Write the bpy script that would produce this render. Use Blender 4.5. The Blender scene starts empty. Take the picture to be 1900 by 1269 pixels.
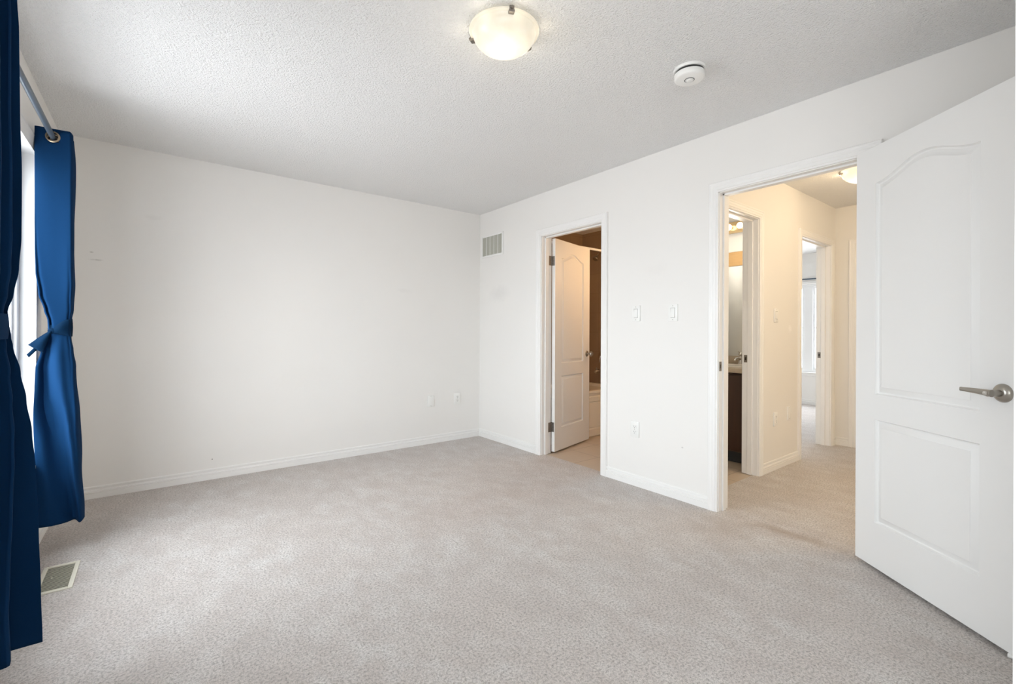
import bpy, bmesh, math, random
from mathutils import Vector, Matrix
R = math.radians
random.seed(7)
sc = bpy.context.scene
COL = sc.collection

# ------------------------------------------------------------------ camera
YAW, ROLL, FPX, EYE = 0.665318, -0.0043421, 849.11, 1.1408
cam_d = bpy.data.cameras.new('camera')
cam = bpy.data.objects.new('camera', cam_d); COL.objects.link(cam)
fwd = Vector((math.sin(YAW), math.cos(YAW), 0)); rgt = Vector((math.cos(YAW), -math.sin(YAW), 0)); up = Vector((0, 0, 1))
cr, sr = math.cos(ROLL), math.sin(ROLL)
r2 = rgt * cr - up * sr; u2 = rgt * sr + up * cr
m3 = Matrix((r2, u2, -fwd)).transposed()
cam.matrix_world = Matrix.Translation((0, 0, EYE)) @ m3.to_4x4()
cam_d.sensor_width = 36; cam_d.lens = FPX / 1900 * 36
cam_d.shift_x = 0; cam_d.shift_y = -(634.5 - 617.02) / 1900
cam_d.clip_start = 0.02
sc.camera = cam

# ------------------------------------------------------------------ light and exposure
w = bpy.data.worlds.new('world'); sc.world = w; w.use_nodes = True
bg = w.node_tree.nodes['Background']
bg.inputs['Color'].default_value = (0.87, 0.945, 1.0, 1); bg.inputs['Strength'].default_value = 13.0
wt = w.node_tree; wc = wt.nodes.new('ShaderNodeTexCoord'); wsep = wt.nodes.new('ShaderNodeSeparateXYZ'); wr = wt.nodes.new('ShaderNodeValToRGB')
wt.links.new(wc.outputs['Generated'], wsep.inputs[0]); wm = wt.nodes.new('ShaderNodeMath'); wm.operation = 'MULTIPLY_ADD'
wm.inputs[1].default_value = 0.5; wm.inputs[2].default_value = 0.5; wt.links.new(wsep.outputs[2], wm.inputs[0]); wt.links.new(wm.outputs[0], wr.inputs['Fac'])
wr.color_ramp.elements[0].position = 0.44; wr.color_ramp.elements[0].color = (0.60, 0.62, 0.645, 1)     # snowy ground
wr.color_ramp.elements[1].position = 0.53; wr.color_ramp.elements[1].color = (0.88, 0.945, 1.0, 1)     # overcast sky
wt.links.new(wr.outputs['Color'], bg.inputs['Color'])
sc.view_settings.view_transform = 'Standard'; sc.view_settings.look = 'None'
sc.view_settings.gamma = 1; sc.view_settings.use_curve_mapping = False
sc.view_settings.exposure = -0.02
sc.cycles.max_bounces = 16; sc.cycles.diffuse_bounces = 10; sc.cycles.transparent_max_bounces = 16
sc.cycles.caustics_reflective = False; sc.cycles.caustics_refractive = False

def area_light(name, loc, direction, sx, sy, power, color):
    d = bpy.data.lights.new(name, 'AREA'); d.shape = 'RECTANGLE'; d.size = sx; d.size_y = sy
    d.energy = power; d.color = color
    o = bpy.data.objects.new(name, d); COL.objects.link(o); o.location = loc
    o.rotation_euler = Vector(direction).to_track_quat('-Z', 'Z').to_euler()
    return o
def point_light(name, loc, power, color, radius=0.05):
    d = bpy.data.lights.new(name, 'POINT'); d.energy = power; d.color = color; d.shadow_soft_size = radius
    o = bpy.data.objects.new(name, d); COL.objects.link(o); o.location = loc
    return o
DAY = (0.93, 0.97, 1.0); WARM = (1.0, 0.80, 0.55)
W, D, HC, XL = 2.849, 4.210, 2.44, -0.488
XR2 = 2.964
for nm, loc, dr_, sx, sy in (('portal_main_window', (XL - 0.151, 2.585, 1.25), (1, 0, 0), 1.62, 1.61),
                            ('portal_added_window', (XL - 0.151, -0.55, 1.335), (1, 0, 0), 1.52, 1.44),
                            ('portal_far_bedroom', (8.461, 2.855, 1.225), (-1, 0, 0), 1.82, 1.46)):
    area_light(nm, loc, dr_, sx, sy, 1, DAY).data.cycles.is_portal = True

# ------------------------------------------------------------------ materials
def srgb(r, g, b):
    f = lambda c: (c / 12.92 if c <= 0.04045 else ((c + 0.055) / 1.055) ** 2.4)
    return (f(r / 255), f(g / 255), f(b / 255), 1)
class NT:
    def __init__(s, name):
        s.m = bpy.data.materials.new(name); s.m.use_nodes = True
        s.t = s.m.node_tree; s.b = s.t.nodes['Principled BSDF']; s.out = s.t.nodes['Material Output']
        s.co = None
    def n(s, typ, **kw):
        x = s.t.nodes.new(typ)
        for k, v in kw.items():
            if k in x.inputs.keys(): x.inputs[k].default_value = v
            else: setattr(x, k, v)
        return x
    def l(s, a, b): s.t.links.new(a, b)
    def coord(s):
        if not s.co: s.co = s.n('ShaderNodeTexCoord').outputs['Object']
        return s.co
    def noise(s, scale, detail=3, rough=0.55, vec=None):
        x = s.n('ShaderNodeTexNoise', Scale=scale, Detail=detail, Roughness=rough)
        s.l(vec or s.coord(), x.inputs['Vector']); return x.outputs['Fac']
    def ramp(s, fac, stops):
        x = s.n('ShaderNodeValToRGB'); cr = x.color_ramp
        while len(cr.elements) < len(stops): cr.elements.new(0.5)
        for e, (p, c) in zip(cr.elements, stops): e.position = p; e.color = c
        s.l(fac, x.inputs['Fac']); return x.outputs['Color']
    def mix(s, fac, a, b, blend='MIX'):
        x = s.n('ShaderNodeMix', data_type='RGBA', blend_type=blend)
        for sock, v in ((x.inputs[0], fac), (x.inputs[6], a), (x.inputs[7], b)):
            if hasattr(v, 'is_output') or isinstance(v, bpy.types.NodeSocket): s.l(v, sock)
            else: sock.default_value = v
        return x.outputs[2]
    def math(s, op, a, b=0.0):
        x = s.n('ShaderNodeMath', operation=op)
        for sock, v in ((x.inputs[0], a), (x.inputs[1], b)):
            if isinstance(v, bpy.types.NodeSocket): s.l(v, sock)
            else: sock.default_value = v
        return x.outputs[0]
    def bump(s, h, strength, dist=0.002, prev=None):
        x = s.n('ShaderNodeBump', Strength=strength, Distance=dist)
        s.l(h, x.inputs['Height'])
        if prev: s.l(prev, x.inputs['Normal'])
        s.l(x.outputs['Normal'], s.b.inputs['Normal']); return x.outputs['Normal']
    def spot(s, centre, radii, soft=0.5, wob=0.0, scale=30):
        # mask of a small mark with its own outline on a surface
        v = s.n('ShaderNodeVectorMath', operation='SUBTRACT'); s.l(s.coord(), v.inputs[0]); v.inputs[1].default_value = centre
        d = s.n('ShaderNodeVectorMath', operation='DIVIDE'); s.l(v.outputs[0], d.inputs[0]); d.inputs[1].default_value = radii
        ln = s.n('ShaderNodeVectorMath', operation='LENGTH'); s.l(d.outputs[0], ln.inputs[0])
        val = ln.outputs['Value']
        if wob: val = s.math('ADD', val, s.math('MULTIPLY', s.math('SUBTRACT', s.noise(scale, 3), 0.5), wob * 2))
        mr = s.n('ShaderNodeMapRange'); s.l(val, mr.inputs['Value'])
        mr.inputs['From Min'].default_value = 1 - soft; mr.inputs['From Max'].default_value = 1 + soft * 0.3
        mr.inputs['To Min'].default_value = 1; mr.inputs['To Max'].default_value = 0
        return mr.outputs['Result']
def simple(name, col, rough=0.5, metal=0.0, bump=None, var=None, spec=None, sheen=None):
    k = NT(name); k.b.inputs['Base Color'].default_value = col; k.b.inputs['Roughness'].default_value = rough
    k.b.inputs['Metallic'].default_value = metal
    if spec is not None: k.b.inputs['Specular IOR Level'].default_value = spec
    if sheen: k.b.inputs['Sheen Weight'].default_value = sheen
    if var:
        f = k.noise(var[0], 4); c2 = tuple(c * var[1] for c in col[:3]) + (1,)
        k.l(k.mix(f, col, c2), k.b.inputs['Base Color'])
    if bump: k.bump(k.noise(bump[0], 3), bump[1], bump[2])
    return k.m
M = {}
WALL = (0.82, 0.808, 0.785, 1)
def wall_material(name, col, spots=()):
    k = NT(name); k.b.inputs['Roughness'].default_value = 0.75; k.b.inputs['Specular IOR Level'].default_value = 0.25
    c = k.mix(k.noise(0.9, 3), col, tuple(x * 0.965 for x in col[:3]) + (1,))
    for centre, radii, scol, amt, wob in spots:
        mk = k.math('MULTIPLY', k.spot(centre, radii, 0.7, wob), amt)
        c = k.mix(mk, c, scol)
    k.l(c, k.b.inputs['Base Color'])
    k.bump(k.noise(260, 2), 0.06, 0.001)
    return k.m
GREY = (0.45, 0.44, 0.43, 1)
M['wall'] = wall_material('wall_paint', WALL, [
    ((-0.30, D, 1.625), (0.035, 0.03, 0.006), (0.25, 0.24, 0.22, 1), 0.4, 0.9),
    ((-0.33, D, 1.675), (0.012, 0.03, 0.005), (0.3, 0.28, 0.25, 1), 0.5, 0.9),
    ((0.0, D, 1.96), (0.05, 0.03, 0.02), (0.55, 0.52, 0.49, 1), 0.12, 0.9),
    ((1.05, D, 0.75), (0.25, 0.03, 0.12), (0.62, 0.59, 0.56, 1), 0.05, 0.9),
    ((1.95, D, 1.55), (0.08, 0.03, 0.02), (0.6, 0.57, 0.55, 1), 0.12, 0.9),
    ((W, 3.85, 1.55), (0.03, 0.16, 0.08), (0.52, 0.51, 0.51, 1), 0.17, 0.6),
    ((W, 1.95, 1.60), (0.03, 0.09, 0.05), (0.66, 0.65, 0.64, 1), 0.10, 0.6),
    ((W, 1.74, 0.36), (0.03, 0.008, 0.006), (0.35, 0.34, 0.33, 1), 0.5, 0.5),
    ((0.364, D, 0.152), (0.005, 0.03, 0.005), (0.05, 0.05, 0.05, 1), 0.9, 0.2),
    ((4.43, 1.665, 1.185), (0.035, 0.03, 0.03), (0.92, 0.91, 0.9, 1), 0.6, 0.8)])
k = NT('ceiling_stipple'); k.b.inputs['Roughness'].default_value = 0.9; k.b.inputs['Specular IOR Level'].default_value = 0.15
k.l(k.mix(k.noise(1.1, 2), (0.89, 0.89, 0.885, 1), (0.87, 0.87, 0.865, 1)), k.b.inputs['Base Color'])
hgt = k.math('ADD', k.noise(95, 3, 0.6), k.math('MULTIPLY', k.noise(210, 2), 0.5))
k.bump(hgt, 0.9, 0.014); M['ceiling'] = k.m
k = NT('carpet_pile'); k.b.inputs['Roughness'].default_value = 1.0; k.b.inputs['Specular IOR Level'].default_value = 0.05
st = k.n('ShaderNodeMapping'); st.inputs['Scale'].default_value = (1.0, 0.62, 1.0); st.inputs['Rotation'].default_value = (0, 0, 0.6); k.l(k.coord(), st.inputs['Vector'])
big = k.noise(2.2, 5, 0.62); med = k.noise(8, 5, 0.68, st.outputs[0]); fine = k.noise(105, 4, 0.78); tuft = k.noise(230, 2, 0.7)
c = k.mix(k.ramp(big, [(0.36, (0, 0, 0, 1)), (0.64, (1, 1, 1, 1))]), (0.80, 0.74, 0.70, 1), (0.87, 0.85, 0.83, 1))
c = k.mix(k.ramp(med, [(0.38, (0, 0, 0, 1)), (0.66, (1, 1, 1, 1))]), (0.71, 0.65, 0.615, 1), c)
c = k.mix(k.ramp(fine, [(0.34, (0, 0, 0, 1)), (0.545, (1, 1, 1, 1))]), (0.31, 0.285, 0.265, 1), c)
c = k.mix(k.ramp(tuft, [(0.30, (0, 0, 0, 1)), (0.55, (1, 1, 1, 1))]), (0.55, 0.52, 0.50, 1), c)
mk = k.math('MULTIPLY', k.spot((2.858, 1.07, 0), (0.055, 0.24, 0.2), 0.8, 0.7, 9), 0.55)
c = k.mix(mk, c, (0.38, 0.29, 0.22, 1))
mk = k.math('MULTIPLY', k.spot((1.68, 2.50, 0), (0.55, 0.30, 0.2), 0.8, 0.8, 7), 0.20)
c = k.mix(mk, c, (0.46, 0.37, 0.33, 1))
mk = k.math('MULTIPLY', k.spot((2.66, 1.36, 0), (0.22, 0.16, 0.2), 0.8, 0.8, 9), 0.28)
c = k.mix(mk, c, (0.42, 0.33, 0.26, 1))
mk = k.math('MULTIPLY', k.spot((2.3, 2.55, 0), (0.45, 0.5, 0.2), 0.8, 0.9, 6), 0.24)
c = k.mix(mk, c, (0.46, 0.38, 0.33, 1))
k.l(c, k.b.inputs['Base Color'])
nb = k.bump(fine, 0.9, 0.010); k.bump(k.noise(20, 3), 0.35, 0.012, nb)
M['carpet'] = k.m
M['trim'] = simple('white_trim_paint', (0.84, 0.835, 0.82, 1), 0.38, var=(3, 0.97))
M['door'] = simple('white_door_paint', (0.80, 0.80, 0.79, 1), 0.42, bump=(120, 0.03, 0.001))
M['vinyl'] = simple('white_vinyl', (0.82, 0.83, 0.84, 1), 0.35)
M['plastic'] = simple('white_plastic', (0.83, 0.83, 0.81, 1), 0.35)
M['ivory'] = simple('ivory_enamel', (0.74, 0.72, 0.62, 1), 0.4)
M['dark'] = simple('dark_gap', (0.02, 0.02, 0.02, 1), 0.7)
M['duct'] = simple('duct_shadow_grey', (0.22, 0.21, 0.19, 1), 0.7)
M['ventgrey'] = simple('grey_vent_fin', (0.48, 0.48, 0.42, 1), 0.45)
M['nickel'] = simple('satin_nickel', (0.40, 0.375, 0.335, 1), 0.28, 1.0)
M['chrome'] = simple('chrome', (0.70, 0.68, 0.65, 1), 0.12, 1.0)
M['hinge'] = simple('aged_steel_hinge', (0.34, 0.31, 0.28, 1), 0.4, 1.0, var=(80, 0.7))
M['brass'] = simple('brass', (0.62, 0.47, 0.22, 1), 0.3, 1.0)
M['rod'] = simple('grey_rod_paint', (0.085, 0.11, 0.14, 1), 0.35, 0.3)
M['grommet'] = simple('antique_brass_ring', (0.30, 0.24, 0.17, 1), 0.35, 1.0)
def fabric(name, c1, c2):
    k = NT(name); k.b.inputs['Roughness'].default_value = 0.9
    k.b.inputs['Specular IOR Level'].default_value = 0.05
    k.l(k.mix(k.noise(900, 2), c1, c2), k.b.inputs['Base Color'])
    k.bump(k.noise(700, 2), 0.25, 0.0006)
    return k.m
M['navy'] = fabric('navy_curtain_cloth', (0.003, 0.022, 0.066, 1), (0.0045, 0.029, 0.084, 1))
M['navydark'] = fabric('navy_tie_cloth', (0.0015, 0.011, 0.031, 1), (0.0022, 0.015, 0.038, 1))
k = NT('window_glass'); tr = k.n('ShaderNodeBsdfTransparent'); gl = k.n('ShaderNodeBsdfGlossy', Roughness=0.02)
mx = k.n('ShaderNodeMixShader'); fr = k.n('ShaderNodeFresnel', IOR=1.35)
k.l(k.math('MULTIPLY', fr.outputs[0], 0.25), mx.inputs[0]); k.l(tr.outputs[0], mx.inputs[1]); k.l(gl.outputs[0], mx.inputs[2]); k.l(mx.outputs[0], k.out.inputs['Surface'])
M['glass'] = k.m
def lamp_glass(name, col, rim, centre, radius):
    """milk glass with a bulb behind its middle: the glow falls off towards the rim"""
    k = NT(name); k.b.inputs['Base Color'].default_value = (0.45, 0.42, 0.36, 1); k.b.inputs['Roughness'].default_value = 0.3
    f = k.ramp(k.noise(14, 4), [(0.3, (0.90, 0.86, 0.79, 1)), (0.7, (1, 1, 1, 1))])
    k.l(k.mix(1.0, f, col, 'MULTIPLY'), k.b.inputs['Emission Color'])
    sep = k.n('ShaderNodeSeparateXYZ'); k.l(k.coord(), sep.inputs[0])
    r2 = k.math('ADD', k.math('MULTIPLY', sep.outputs[0], sep.outputs[0]), k.math('MULTIPLY', sep.outputs[1], sep.outputs[1]))
    mr = k.n('ShaderNodeMapRange'); mr.interpolation_type = 'SMOOTHSTEP'; k.l(k.math('SQRT', r2), mr.inputs['Value'])
    mr.inputs['From Min'].default_value = 0; mr.inputs['From Max'].default_value = radius
    mr.inputs['To Min'].default_value = centre; mr.inputs['To Max'].default_value = rim
    k.l(mr.outputs['Result'], k.b.inputs['Emission Strength'])
    return k.m
M['dome'] = lamp_glass('frosted_lamp_glass', (1.0, 0.93, 0.77, 1), 0.52, 0.98, 0.15)
M['domewarm'] = lamp_glass('warm_lamp_glass', (1.0, 0.90, 0.70, 1), 0.7, 1.8, 0.15)
M['bulb'] = lamp_glass('bulb_glass', (1.0, 0.87, 0.64, 1), 4.0, 4.0, 1.0)
def tile(name, c1, c2, grout, sx, sy, axis, off=(0, 0, 0), offset=0.0, rough=0.4):
    k = NT(name); k.b.inputs['Roughness'].default_value = rough
    mp = k.n('ShaderNodeMapping'); k.l(k.coord(), mp.inputs['Vector'])
    sep = k.n('ShaderNodeSeparateXYZ'); k.l(k.coord(), sep.inputs[0])
    cmb = k.n('ShaderNodeCombineXYZ')
    a, b = {'z': (0, 1), 'x': (1, 2), 'y': (0, 2)}[axis]
    k.l(k.math('ADD', sep.outputs[a], off[0]), cmb.inputs[0]); k.l(k.math('ADD', sep.outputs[b], off[1]), cmb.inputs[1])
    br = k.n('ShaderNodeTexBrick', offset=offset, squash=1.0)
    br.inputs['Scale'].default_value = 1; br.inputs['Mortar Size'].default_value = 0.004
    br.inputs['Brick Width'].default_value = sx; br.inputs['Row Height'].default_value = sy
    br.inputs['Color1'].default_value = c1; br.inputs['Color2'].default_value = c2; br.inputs['Mortar'].default_value = grout
    k.l(cmb.outputs[0], br.inputs['Vector'])
    c = k.mix(k.math('MULTIPLY', k.noise(7, 5, 0.65), 0.5), br.outputs['Color'], tuple(x * 0.72 for x in c1[:3]) + (1,))
    k.l(c, k.b.inputs['Base Color']); k.bump(br.outputs['Fac'], -0.25, 0.002)
    return k.m
M['floortile'] = tile('beige_floor_tile', (0.60, 0.50, 0.40, 1), (0.56, 0.46, 0.36, 1), (0.33, 0.26, 0.20, 1), 0.33, 0.33, 'z', (0.07, 0.15))
M['showertilex'] = tile('brown_wall_tile', (0.40, 0.29, 0.19, 1), (0.38, 0.275, 0.18, 1), (0.33, 0.235, 0.15, 1), 0.33, 0.25, 'x', (0.05, 0.1))
M['showertiley'] = tile('tan_wall_tile', (0.36, 0.25, 0.155, 1), (0.34, 0.235, 0.145, 1), (0.28, 0.19, 0.12, 1), 0.33, 0.25, 'y', (0.05, 0.1))
M['tub'] = simple('cream_acrylic', (0.80, 0.75, 0.66, 1), 0.25)
k = NT('dark_stained_wood'); k.b.inputs['Roughness'].default_value = 0.4
mp = k.n('ShaderNodeMapping'); mp.inputs['Scale'].default_value = (30, 30, 2); k.l(k.coord(), mp.inputs['Vector'])
k.l(k.mix(k.noise(2, 4, 0.6, mp.outputs[0]), (0.030, 0.013, 0.008, 1), (0.055, 0.022, 0.012, 1)), k.b.inputs['Base Color'])
M['darkwood'] = k.m
k = NT('honey_reflection'); k.b.inputs['Roughness'].default_value = 0.4
mp = k.n('ShaderNodeMapping'); mp.inputs['Scale'].default_value = (30, 3, 40); k.l(k.coord(), mp.inputs['Vector'])
k.l(k.mix(k.noise(2, 4, 0.6, mp.outputs[0]), (0.50, 0.30, 0.12, 1), (0.62, 0.40, 0.18, 1)), k.b.inputs['Base Color'])
M['honey'] = k.m
M['laminate'] = simple('beige_laminate', (0.55, 0.46, 0.34, 1), 0.35, var=(45, 0.75))
M['mirror'] = simple('mirror_silver', (0.86, 0.89, 0.89, 1), 0.02, 1.0)
M['metalbar'] = simple('warm_metal_bar', (0.72, 0.55, 0.32, 1), 0.25, 1.0)

# ------------------------------------------------------------------ mesh helpers
class MB:
    def __init__(s): s.bm = bmesh.new()
    def box(s, lo, hi, bevel=0.0, mat=None, segs=2):
        vs = [s.bm.verts.new((x, y, z)) for x in (lo[0], hi[0]) for y in (lo[1], hi[1]) for z in (lo[2], hi[2])]
        if mat: 
            for v in vs: v.co = mat @ v.co
        fs = [s.bm.faces.new([vs[i] for i in q]) for q in ((0,1,3,2),(4,6,7,5),(0,4,5,1),(2,3,7,6),(0,2,6,4),(1,5,7,3))]
        if bevel > 0:
            es = {e for f in fs for e in f.edges}
            bmesh.ops.bevel(s.bm, geom=list(es), offset=bevel, segments=segs, affect='EDGES', profile=0.5)
        return s
    def loft(s, rings, closed_ring=True, cap=True, closed_path=False):
        rs = [[s.bm.verts.new(p) for p in r] for r in rings]
        n = len(rs[0]); k = len(rs)
        for i in range(k if closed_path else k - 1):
            a, b = rs[i], rs[(i + 1) % k]
            for j in range(n if closed_ring else n - 1):
                try: s.bm.faces.new((a[j], a[(j + 1) % n], b[(j + 1) % n], b[j]))
                except ValueError: pass
        if cap and closed_ring and not closed_path:
            s.bm.faces.new(rs[0][::-1]); s.bm.faces.new(rs[-1])
        return s
    def lathe(s, prof, centre=(0,0,0), axis=(0,0,1), n=48, cap=True):
        q = Vector((0,0,1)).rotation_difference(Vector(axis)); c = Vector(centre)
        rings = []
        for r, h in prof:
            r = max(r, 1e-5)
            rings.append([c + q @ Vector((r*math.cos(2*math.pi*j/n), r*math.sin(2*math.pi*j/n), h)) for j in range(n)])
        return s.loft(rings, True, cap)
    def tube(s, pts, rad, n=12, cap=True):
        pts = [Vector(p) for p in pts]; rings = []; nrm = None
        for i, p in enumerate(pts):
            t = (pts[min(i+1, len(pts)-1)] - pts[max(i-1, 0)]).normalized()
            if nrm is None:
                nrm = t.orthogonal().normalized()
            nrm = (nrm - t * nrm.dot(t)).normalized(); b = t.cross(nrm)
            r = rad[i] if isinstance(rad, (list, tuple)) else rad
            ra, rb = r if isinstance(r, tuple) else (r, r)
            rings.append([p + nrm*ra*math.cos(2*math.pi*j/n) + b*rb*math.sin(2*math.pi*j/n) for j in range(n)])
        return s.loft(rings, True, cap)
    def sphere(s, c, r, seg=24, rng=14, scale=(1,1,1)):
        bmesh.ops.create_uvsphere(s.bm, u_segments=seg, v_segments=rng, radius=r, matrix=Matrix.Translation(c) @ Matrix.Diagonal((*scale, 1)))
        return s
    def build(s, name, mat, parent=None, smooth=40):
        bmesh.ops.remove_doubles(s.bm, verts=s.bm.verts, dist=1e-6)
        bmesh.ops.recalc_face_normals(s.bm, faces=s.bm.faces)
        me = bpy.data.meshes.new(name); s.bm.to_mesh(me); s.bm.free()
        me.materials.append(mat)
        if smooth:
            for p in me.polygons: p.use_smooth = True
            me.set_sharp_from_angle(angle=R(smooth))
        o = bpy.data.objects.new(name, me); COL.objects.link(o)
        if parent: o.parent = parent
        return o
def tag(o, label=None, cat=None, group=None, kind=None):
    if label: o['label'] = label
    if cat: o['category'] = cat
    if group: o['group'] = group
    if kind: o['kind'] = kind
    return o
def empty(name, loc, rot=None):
    o = bpy.data.objects.new(name, None); COL.objects.link(o); o.location = loc; o.empty_display_size = 0.1
    if rot is not None: o.rotation_euler = rot
    return o
def structure(o): o['kind'] = 'structure'; return o
def copy_tree(o, parent=None):
    c = o.copy(); COL.objects.link(c)
    if parent: c.parent = parent
    for ch in list(o.children): copy_tree(ch, c)
    return c
def slab(name, axis, lo, hi, ur, vr, holes, mat):
    """wall or floor of solid cells with openings; axis = thickness direction"""
    us = sorted({*ur, *[h[0] for h in holes], *[h[1] for h in holes]}); us = [u for u in us if ur[0] <= u <= ur[1]]
    vs = sorted({*vr, *[h[2] for h in holes], *[h[3] for h in holes]}); vs = [v for v in vs if vr[0] <= v <= vr[1]]
    nu, nv = len(us) - 1, len(vs) - 1
    solid = lambda i, j: 0 <= i < nu and 0 <= j < nv and not any(h[0] < (us[i]+us[i+1])/2 < h[1] and h[2] < (vs[j]+vs[j+1])/2 < h[3] for h in holes)
    def P(u, v, t): return {'x': (t, u, v), 'y': (u, t, v), 'z': (u, v, t)}[axis]
    mb = MB(); bm = mb.bm; cache = {}
    def V(u, v, t):
        key = (u, v, t)
        if key not in cache: cache[key] = bm.verts.new(P(u, v, t))
        return cache[key]
    for i in range(nu):
        for j in range(nv):
            if not solid(i, j): continue
            a, b, c, d = us[i], us[i+1], vs[j], vs[j+1]
            for t in (lo, hi): bm.faces.new((V(a,c,t), V(b,c,t), V(b,d,t), V(a,d,t)))
            if not solid(i-1, j): bm.faces.new((V(a,c,lo), V(a,d,lo), V(a,d,hi), V(a,c,hi)))
            if not solid(i+1, j): bm.faces.new((V(b,c,lo), V(b,d,lo), V(b,d,hi), V(b,c,hi)))
            if not solid(i, j-1): bm.faces.new((V(a,c,lo), V(b,c,lo), V(b,c,hi), V(a,c,hi)))
            if not solid(i, j+1): bm.faces.new((V(a,d,lo), V(b,d,lo), V(b,d,hi), V(a,d,hi)))
    return structure(mb.build(name, mat, smooth=0))

# ------------------------------------------------------------------ room shell
JT = 0.018                                   # jamb board thickness
HALL = (0.718, 1.483, 2.040)                 # bedroom entry: jamb faces and head
ENS = (2.462, 3.183, 2.036)                  # ensuite entry
MB_ = (3.040, 3.806, 2.056)                  # main bathroom entry in the hall wall
B2 = (4.668, 5.415, 2.033)                   # second bedroom entry in the hall wall
ENDD = (0.70, 1.475, 2.030)                  # door in the hall end wall
WIN = (1.78, 3.390, 0.45, 2.050)             # bedroom window
WIN_ADDED = (-1.30, 0.2, 0.62, 2.050)             # added unseen window beside the camera, lets in fill daylight
HY0, HY1 = 1.665, 1.780                      # hall wall faces
def rough(o): return (o[0] - JT, o[1] + JT, -1, o[2] + JT)
slab('floor', 'z', -0.12, 0.0, (-0.66, 8.5), (-1.74, 4.36), [(2.905, 4.52, 2.40, 4.30), (2.95, 4.60, 1.70, 2.40)], M['carpet'])
slab('floor.001', 'z', -0.12, -0.004, (2.905, 4.52), (2.40, 4.30), [], M['floortile'])
slab('floor.002', 'z', -0.12, -0.004, (2.95, 4.60), (1.70, 2.40), [], M['floortile'])
slab('ceiling', 'z', HC, HC + 0.12, (-0.66, 8.5), (-1.74, 4.36), [], M['ceiling'])
slab('wall_left', 'x', XL - 0.15, XL, (-1.74, 4.36), (-0.12, HC), [WIN, WIN_ADDED], M['wall'])
slab('wall_back', 'y', D, D + 0.15, (XL, 8.46), (-0.12, HC), [], M['wall'])
slab('wall_right', 'x', W, XR2, (-0.05, D), (-0.02, HC), [rough(HALL), rough(ENS)], M['wall'])
slab('wall_front', 'y', -0.05, 0.107, (1.45, W), (-0.02, HC), [], M['wall'])
slab('wall_alcove_side', 'x', 1.45, 1.57, (-1.6, -0.05), (-0.02, HC), [], M['wall'])
slab('wall_alcove_back', 'y', -1.74, -1.6, (XL, 1.57), (-0.02, HC), [], M['wall'])
slab('wall_hall', 'y', HY0, HY1, (XR2, 8.34), (-0.02, HC), [rough(MB_), rough(B2)], M['wall'])
slab('wall_hall_end', 'x', 5.56, 5.67, (-0.92, HY0), (-0.02, HC), [rough(ENDD)], M['wall'])
slab('wall_hall_side', 'y', -0.92, -0.80, (XR2, 5.56), (-0.02, HC), [], M['wall'])
slab('wall_hall_near', 'x', W, XR2, (-0.92, -0.05), (-0.02, HC), [], M['wall'])
slab('wall_bathroom_side', 'y', 2.385, 2.445, (XR2, 4.57), (-0.02, HC), [], M['wall'])
slab('wall_bathroom_end', 'x', 4.57, 4.65, (HY1, D), (-0.02, HC), [], M['wall'])
slab('wall_shower_end', 'x', 4.47, 4.57, (2.445, D), (-0.02, HC), [], M['showertilex'])
slab('wall_shower_back', 'y', D - 0.02, D, (XR2, 4.47), (-0.02, HC), [], M['showertiley'])
B2W = (1.95, 3.76, 0.50, 1.95)
slab('wall_far_bedroom', 'x', 8.34, 8.46, (HY0, D), (-0.02, HC), [B2W], M['wall'])

# ------------------------------------------------------------------ trim: casings, jambs, baseboards
CAS = [(0, 0), (0, .011), (.004, .013), (.011, .013), (.013, .016), (.030, .0155), (.033, .0175), (.047, .0175), (.052, .020), (.058, .020), (.062, .016), (.062, 0)]
def frame_sweep(mb, a, b, h, P, prof=CAS, rev=0.005, z0=0.0, four=False):
    """mitred casing round an opening a..b, top h; P(u, z, v) gives the point v off the wall"""
    rings = []
    a -= rev; b += rev; h += rev
    for u, v in [(None, None)]: pass
    path = []
    for (u, v) in prof:
        pts = [(a - u, z0 - (u if four else 0)), (a - u, h + u), (b + u, h + u), (b + u, z0 - (u if four else 0))]
        path.append([P(p, z, v) for p, z in pts])
    rings = [[path[i][kk] for i in range(len(prof))] for kk in range(4)]
    mb.loft(rings, True, not four, four)
def jamb(mb, o, P, t0, t1, stop):
    """board lining between wall faces t0..t1, with stop strips; P(u,z,t)"""
    a, b, h = o
    def bx(u0, u1, z0, z1, q0, q1):
        p, q = P(u0, z0, q0), P(u1, z1, q1)
        mb.box([min(x, y) for x, y in zip(p, q)], [max(x, y) for x, y in zip(p, q)], 0.0012, segs=1)
    bx(a - JT, a, 0, h + JT, t0, t1); bx(b, b + JT, 0, h + JT, t0, t1); bx(a - JT, b + JT, h, h + JT, t0, t1)
    s0, s1 = stop
    bx(a, a + .011, 0, h, s0, s1); bx(b - .011, b, 0, h, s0, s1); bx(a, b, h - .011, h, s0, s1)
def strike(parent, P, u, z, t, du=0.0015):
    """strike plate on a jamb face"""
    mb = MB()
    p, q = P(u, z - .03, t - .014), P(u + du, z + .03, t + .014)
    mb.box([min(x, y) for x, y in zip(p, q)], [max(x, y) for x, y in zip(p, q)], 0.0)
    o = mb.build('strike_plate', M['hinge'], parent)
    mb = MB(); p, q = P(u, z - .012, t - .005), P(u + du * 1.4, z + .012, t + .005)
    mb.box([min(x, y) for x, y in zip(p, q)], [max(x, y) for x, y in zip(p, q)], 0.0)
    mb.build('latch_hole', M['dark'], o)
Px = lambda u, z, t: (t, u, z)
Py = lambda u, z, t: (u, t, z)
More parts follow.
